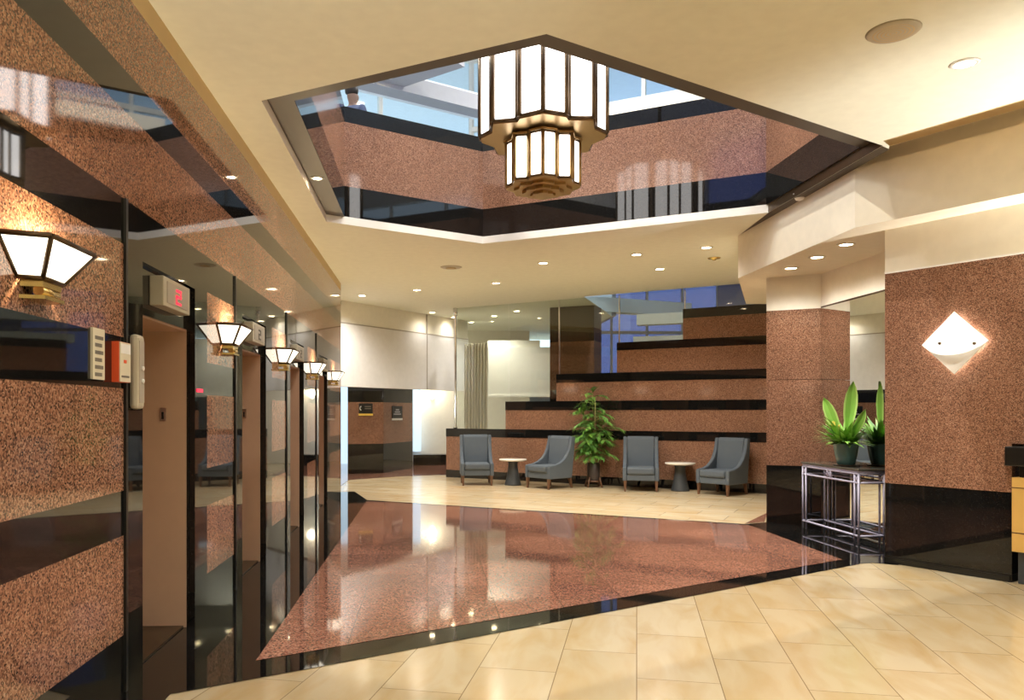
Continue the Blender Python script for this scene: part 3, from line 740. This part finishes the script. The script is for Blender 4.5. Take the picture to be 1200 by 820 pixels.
tier(1.0, 4.33, 5.35, 0.022, t, 'upper_frame')
tier(0.575, 3.82, 4.27, 0.019, t, 'lower_frame')
MB().prism(outline(0.985), 4.31, 4.34, M['bronzelit']).build('tier_plate', t); MB().prism(outline(0.985), 5.33, 5.36, M['bronze']).build('top_plate', t)
pl = MB(); pl.prism(outline(0.62), 4.265, 4.285, M['bronzelit']); pl.prism(outline(0.50), 4.285, 4.31, M['bronzelit']); pl.build('neck_plate', t)
pl = MB(); pl.prism(outline(0.585), 3.80, 3.825, M['bronzelit']); pl.prism(outline(0.46), 3.775, 3.80, M['bronzelit']); pl.prism(outline(0.33), 3.745, 3.775, M['bronzelit']); pl.prism(outline(0.2), 3.72, 3.745, M['bronzelit'])
pl.build('bottom_finial', t)
MB().tube([(0, 0, 5.35), (0, 0, UZ)], 0.03, M['bronze'], 12).build('hanging_rod', t)
for ch in [x for x in bpy.data.objects if x.parent == t]: ch.location.z -= 3.6

# ------------------------------------------------------------------ armchairs, side tables
def arc(c, r, a0, a1, n): return [(c[0] + r * math.cos(R(a0 + (a1 - a0) * k / n)), c[1] + r * math.sin(R(a0 + (a1 - a0) * k / n))) for k in range(n + 1)]
def make_chair(label):
    t = thing('armchair', label, 'armchair', (0, 0, 0), 0, 'slate blue armchairs along the stepped wall')
    side = [(-.35, .20), (.30, .20), (.345, .55), (.40, 1.01), (.30, 1.02), (.262, .86), (.225, .76), (.17, .665), (.09, .58), (-.02, .515), (-.16, .475), (-.35, .455)]
    for k in (-1, 1):
        x0, x1 = k * .262, k * .335
        m = MB().hull2([(x0, y, z) for y, z in side], [(x1, y, z) for y, z in side], M['fabric'])
        if k < 0: m.f = [f[::-1] for f in m.f]
        m.build('side_panel', t, 0.018)
    bk = [(.20, .40), (.32, .40), (.40, 1.01), (.315, 1.03), (.275, .97)]
    m = MB().hull2([(.26, y, z) for y, z in bk], [(-.26, y, z) for y, z in bk], M['fabric']); m.build('backrest', t, 0.02)
    MB().box(-.262, .262, -.335, .30, .205, .32, M['fabric']).build('seat_rail', t, 0.012)
    MB().box(-.258, .258, -.365, .22, .32, .455, M['fabric']).build('seat_cushion', t, 0.035)
    for x in (-.29, .29):
        for y, dy in ((-.31, -.01), (.27, .06)):
            m = MB().hull2([(x + sx * .017, y + dy + sy * .017, 0) for sx, sy in ((-1, -1), (1, -1), (1, 1), (-1, 1))], [(x + sx * .027, y + sy * .027, .21) for sx, sy in ((-1, -1), (1, -1), (1, 1), (-1, 1))], M['wood'])
            m.build('leg', t)
    return t
def face(fx, fy): return math.atan2(fx, -fy)
ch0 = make_chair('leftmost slate blue armchair, facing straight ahead, below the chrome post')
spots = [((1.0, 16.30), face(0.0, -1), None), ((2.40, 15.50), face(-.80, -.60), 'slate blue armchair turned left, between the small table and the palm'),
         ((4.08, 14.93), face(-.26, -.96), 'slate blue armchair facing ahead, just right of the tall palm'), ((5.37, 14.12), face(-.78, -.62), 'rightmost slate blue armchair, turned left beside the granite column')]
for p, rz, lb in spots:
    o = ch0 if lb is None else copy_tree(ch0)
    o.location = (*p, 0); o.rotation_euler = (0, 0, rz)
    if lb: o['label'] = lb
def make_table(label):
    t = thing('side_table', label, 'side table', (0, 0, 0), 0, 'round side tables between the armchairs')
    MB().lathe([(.0, .495), (.24, .495), (.285, .51), (.285, .53), (.28, .535), (.0, .535)], M['marbletop'], 32).build('tabletop', t)
    MB().lathe([(.175, 0), (.17, .02), (.13, .18), (.10, .36), (.095, .44), (.12, .495)], M['charcoal'], 24).build('pedestal', t)
    return t
tb = make_table('round marble-topped side table between the two left armchairs'); tb.location = (1.74, 16.1, 0)
t2 = copy_tree(tb); t2.location = (4.80, 14.78, 0); t2['label'] = 'round marble-topped side table between the two right armchairs'

# ------------------------------------------------------------------ palm in a dark pot on a wooden stand
pw = (3.31, 15.62)
t = thing('plant_stand', 'low wooden stand with splayed legs under the palm pot', 'plant stand', (*pw, 0))
MB().lathe([(.13, .10), (.15, .11), (.15, .13), (.13, .135)], M['wood'], 20).build('ring', t)
for k in range(4):
    a = R(45 + 90 * k); MB().bar((.20 * math.cos(a), .20 * math.sin(a), 0), (.135 * math.cos(a), .135 * math.sin(a), .20), .03, M['wood']).build('leg', t)
t = thing('potted_palm', 'tall bamboo palm in a dark cylindrical pot between the armchairs', 'potted plant', (*pw, 0.135))
MB().lathe([(.115, 0), (.125, .02), (.125, .34), (.115, .345), (.105, .30)], M['darkpot'], 24).build('pot', t)
MB().lathe([(.0, .30), (.106, .30)], M['soil'], 20).build('soil', t)
rng = random.Random(3)
def leaflet(mb, p, d, L, w, mat, up=Vector((0, 0, 1))):
    d = d.normalized(); s = d.cross(up)
    s = s.normalized() if s.length > 1e-3 else Vector((1, 0, 0))
    n = s.cross(d)
    pts = []
    for u, ww, dr in ((0, .15, 0), (.3, 1, .03), (.65, .8, -.02), (1, 0.03, -.16)):
        c = p + d * (L * u) + n * (dr * L); pts += [c - s * (w * ww / 2), c + s * (w * ww / 2)]
    mb.add(pts, [(0, 1, 3, 2), (2, 3, 5, 4), (4, 5, 7, 6)], mat, True)
canes = MB(); fol = MB()
for k in range(6):
    a = rng.uniform(0, 2 * PI); r0 = rng.uniform(.01, .07); hgt = [2.0, 1.75, 1.45, 1.6, 1.2, 0.95][k] - 0.2
    lean = Vector((math.cos(a), math.sin(a), 0)) * rng.uniform(.05, .22)
    b = Vector((r0 * math.cos(a), r0 * math.sin(a), .29)); top = b + lean + Vector((0, 0, hgt - .29))
    pts = [b + (top - b) * u + lean * (0.25 * u * (u - 1)) for u in (0, .25, .5, .75, 1)]
    canes.tube(pts, [.013, .012, .010, .008, .004], M['cane'], 6)
    for j in range(20):
        u = 0.28 + 0.72 * (j / 19); base = b + (top - b) * u
        az = rng.uniform(0, 2 * PI); L = rng.uniform(.26, .46) * (1.05 - 0.35 * max(0, u - 0.8) / 0.2)
        el = rng.uniform(.25, .9) if u < .93 else rng.uniform(.8, 1.4)
        dirn = Vector((math.cos(az) * math.cos(el), math.sin(az) * math.cos(el), math.sin(el)))
        fp = [base + dirn * (L * q) + Vector((0, 0, -0.5 * L * q * q)) for q in (0, .25, .5, .75, 1)]
        canes.tube(fp, [.004, .0035, .003, .0025, .0015], M['cane'], 4)
        for q in range(18):
            uu = 0.10 + 0.90 * q / 17; i0 = min(3, int(uu * 4)); fr = uu * 4 - i0
            p = fp[i0] * (1 - fr) + fp[i0 + 1] * fr; tn = (fp[i0 + 1] - fp[i0]).normalized(); sd = tn.cross(Vector((0, 0, 1))).normalized()
            for s in (-1, 1):
                if p.x * 0.5647 + p.y * 0.8253 > 0.20: continue
                dd = tn * 0.75 + sd * s * 0.8 + Vector((0, 0, rng.uniform(-.35, .2)))
                leaflet(fol, p, dd, rng.uniform(.12, .19), rng.uniform(.014, .025), M['leaf'] if rng.random() < .62 else M['leaf2'])
canes.build('canes', t); fol.build('foliage', t)

# ------------------------------------------------------------------ iron console table and its plant
t = thing('console_table', 'lavender grey iron console table with dark top in front of the mirror', 'table', (5.0, 9.28, 0))
y0, y1, x0, x1 = -0.66, 0.66, -0.16, 0.15
MB().box(x0 - .02, x1, y0 - .02, y1 + .02, 0.835, 0.86, M['glasstop']).build('tabletop', t, 0.004)
f = MB()
for (x, y) in ((x0, y0), (x1 - .02, y0), (x0, y1), (x1 - .02, y1)):
    sy = 1 if y < 0 else -1
    for q in (0, 0.085):
        l = MB().bar((x, y + sy * q, 0), (x, y + sy * q, 0.80), .019, M['iron']); l.build('leg', t)
    zz0, zz1 = 0.70, 0.79
    f.bar((x, y, zz0), (x, y + sy * .085, zz1), .011, M['iron']); f.bar((x, y + sy * .085, zz0), (x, y, zz1), .011, M['iron'])
for z in (0.70, 0.80, 0.825):
    f.bar((x0, y0, z), (x0, y1, z), .018, M['iron']); f.bar((x1 - .02, y0, z), (x1 - .02, y1, z), .018, M['iron'])
    f.bar((x0, y0, z), (x1 - .02, y0, z), .018, M['iron']); f.bar((x0, y1, z), (x1 - .02, y1, z), .018, M['iron'])
for yc in (-0.045, 0.04):
    f.bar((x0, yc, .70), (x0, yc, .80), .016, M['iron'])
f.bar((x0, -.045, .70), (x0, .04, .80), .011, M['iron']); f.bar((x0, .04, .70), (x0, -.045, .80), .011, M['iron'])
f.build('apron', t)
f = MB()
for a, b in (((x0, y0), (x0, y1)), ((x1 - .02, y0), (x1 - .02, y1)), ((x0, y0), (x1 - .02, y0)), ((x0, y1), (x1 - .02, y1))): f.bar((*a, .10), (*b, .10), .02, M['iron'])
f.build('stretcher', t)
MB().bar((x1 - .02, 0, .10), (x1 - .02, 0, .80), .018, M['iron']).build('leg', t)
pc = (4.965, 9.12)
t = thing('pot_tray', 'flat dark round tray under the teal plant pot', 'tray', (*pc, 0.86))
MB().lathe([(.0, .0), (.13, .0), (.15, .012), (.145, .016), (.0, .012)], M['soffit'], 28).build('dish', t)
t = thing('potted_plant', 'leafy green plant in a teal pot on the iron console table', 'potted plant', (*pc, 0.874))
MB().lathe([(.085, 0), (.10, .01), (.125, .12), (.142, .235), (.15, .25), (.14, .255), (.125, .22)], M['tealpot'], 28).build('pot', t)
MB().lathe([(.0, .22), (.127, .222)], M['soil'], 24).build('soil', t)
def paddle(mb, base, tip, w, bow):
    base, tip = Vector(base), Vector(tip); ax = tip - base; L = ax.length
    view = Vector((-.45, -.89, 0)); s = ax.cross(view).normalized(); nn = s.cross(ax).normalized()
    pr = [(0, .10), (.12, .30), (.28, .62), (.45, .9), (.62, 1.0), (.78, .86), (.9, .52), (1, .02)]
    cen = [base + ax * u + nn * (bow * math.sin(PI * u)) for u, _ in pr]
    for lo, hi, mat in ((-1, -.72, 'leaf3'), (-.72, 0, 'leaf2'), (0, .72, 'leaf2'), (.72, 1, 'leaf3')):
        vs = []
        for (u, ww), c in zip(pr, cen):
            for q in (lo, hi): vs.append(c + s * (w * .5 * ww * q) + nn * (abs(q) * w * .18))
        mb.add(vs, [(2 * k, 2 * k + 1, 2 * k + 3, 2 * k + 2) for k in range(7)], M[mat], True)
pb = MB(); paddle(pb, (-.03, .03, .26), (-.20, .14, .80), .135, .03); paddle(pb, (.0, -.01, .28), (.055, -.06, .99), .15, -.02); paddle(pb, (.03, -.06, .30), (.08, -.28, .66), .10, .04)
pb.build('large_leaves', t)
rng = random.Random(11); fb = MB()
for k in range(210):
    az = rng.uniform(0, 2 * PI); el = rng.uniform(.05, 1.25); L = rng.uniform(.22, .42)
    d = Vector((math.cos(az) * math.cos(el), math.sin(az) * math.cos(el) * 1.1, math.sin(el)))
    p = Vector((math.cos(az), math.sin(az), 0)) * rng.uniform(.02, .10) + Vector((0, 0, .24))
    if p.x + d.x * L > 0.12: L = max(.05, (0.12 - p.x) / d.x)
    leaflet(fb, p, d, L, rng.uniform(.038, .066), M['leaf2'] if rng.random() < .75 else (M['leaf'] if rng.random() < .6 else M['leaf3']))
fb.build('foliage', t)
fl = MB()
for k in range(7):
    fl.lathe([(0.0, -.02), (.018, 0), (.0, .03)], M['flower'], 8, (-.12 + rng.uniform(-.05, .05), rng.uniform(-.05, .08), .46 + rng.uniform(-.04, .04)))
fl.build('blooms', t)

# ------------------------------------------------------------------ person on the upper storey
t = thing('person', 'person in dark blue clothes standing behind the upper parapet at left', 'person', (-1.06, 11.05, 4.36), R(150))
def skinned(name, pts, edges, rad, mat, parent, root=0):
    me = bpy.data.meshes.new(name); me.from_pydata(pts, edges, []); me.materials.append(mat)
    o = bpy.data.objects.new(name, me); C.objects.link(o); o.parent = parent
    sk = o.modifiers.new('skin', 'SKIN'); sk.use_smooth_shade = True
    for i, v in enumerate(me.skin_vertices[0].data): v.radius = rad[i]; v.use_root = (i == root)
    ss = o.modifiers.new('sub', 'SUBSURF'); ss.levels = 1; ss.render_levels = 2
    return o
pts = [(0, 0, .92), (0, 0, 1.08), (0, -.01, 1.28), (0, 0, 1.38), (0, -.01, 1.44), (0, -.02, 1.52), (0, -.02, 1.60), (.16, 0, 1.34), (.24, .02, 1.08), (.22, -.14, .90), (.20, -.2, .84), (-.16, 0, 1.34), (-.24, .02, 1.08), (-.22, -.14, .90), (-.20, -.2, .84),
       (.09, 0, .82), (.10, -.01, .47), (.10, .01, .09), (.10, -.12, .03), (-.09, 0, .82), (-.10, -.01, .47), (-.10, .01, .09), (-.10, -.12, .03)]
ed = [(0, 1), (1, 2), (2, 3), (3, 4), (4, 5), (5, 6), (2, 7), (7, 8), (8, 9), (9, 10), (2, 11), (11, 12), (12, 13), (13, 14), (0, 15), (15, 16), (16, 17), (17, 18), (0, 19), (19, 20), (20, 21), (21, 22)]
rd = [(.15, .11), (.14, .10), (.17, .11), (.085, .07), (.045, .045), (.088, .105), (.085, .10), (.07, .07), (.048, .048), (.035, .035), (.03, .02), (.07, .07), (.048, .048), (.035, .035), (.03, .02),
      (.095, .09), (.065, .065), (.042, .045), (.04, .03), (.095, .09), (.065, .065), (.042, .045), (.04, .03)]
skinned('body', pts, ed, rd, M['skin'], t)
cl = [i for i in range(23) if i not in (4, 5, 6, 10, 14)]; cx = {v: k for k, v in enumerate(cl)}
skinned('clothes', [pts[i] for i in cl], [(cx[a], cx[b]) for a, b in ed if a in cx and b in cx], [(rd[i][0] + .014, rd[i][1] + .014) for i in cl], M['navy'], t)
MB().lathe([(0.05, -.02), (.088, .0), (.095, .05), (.07, .10), (0, .125)], M['hair'], 20, (0, .014, 1.58)).build('hair', t)
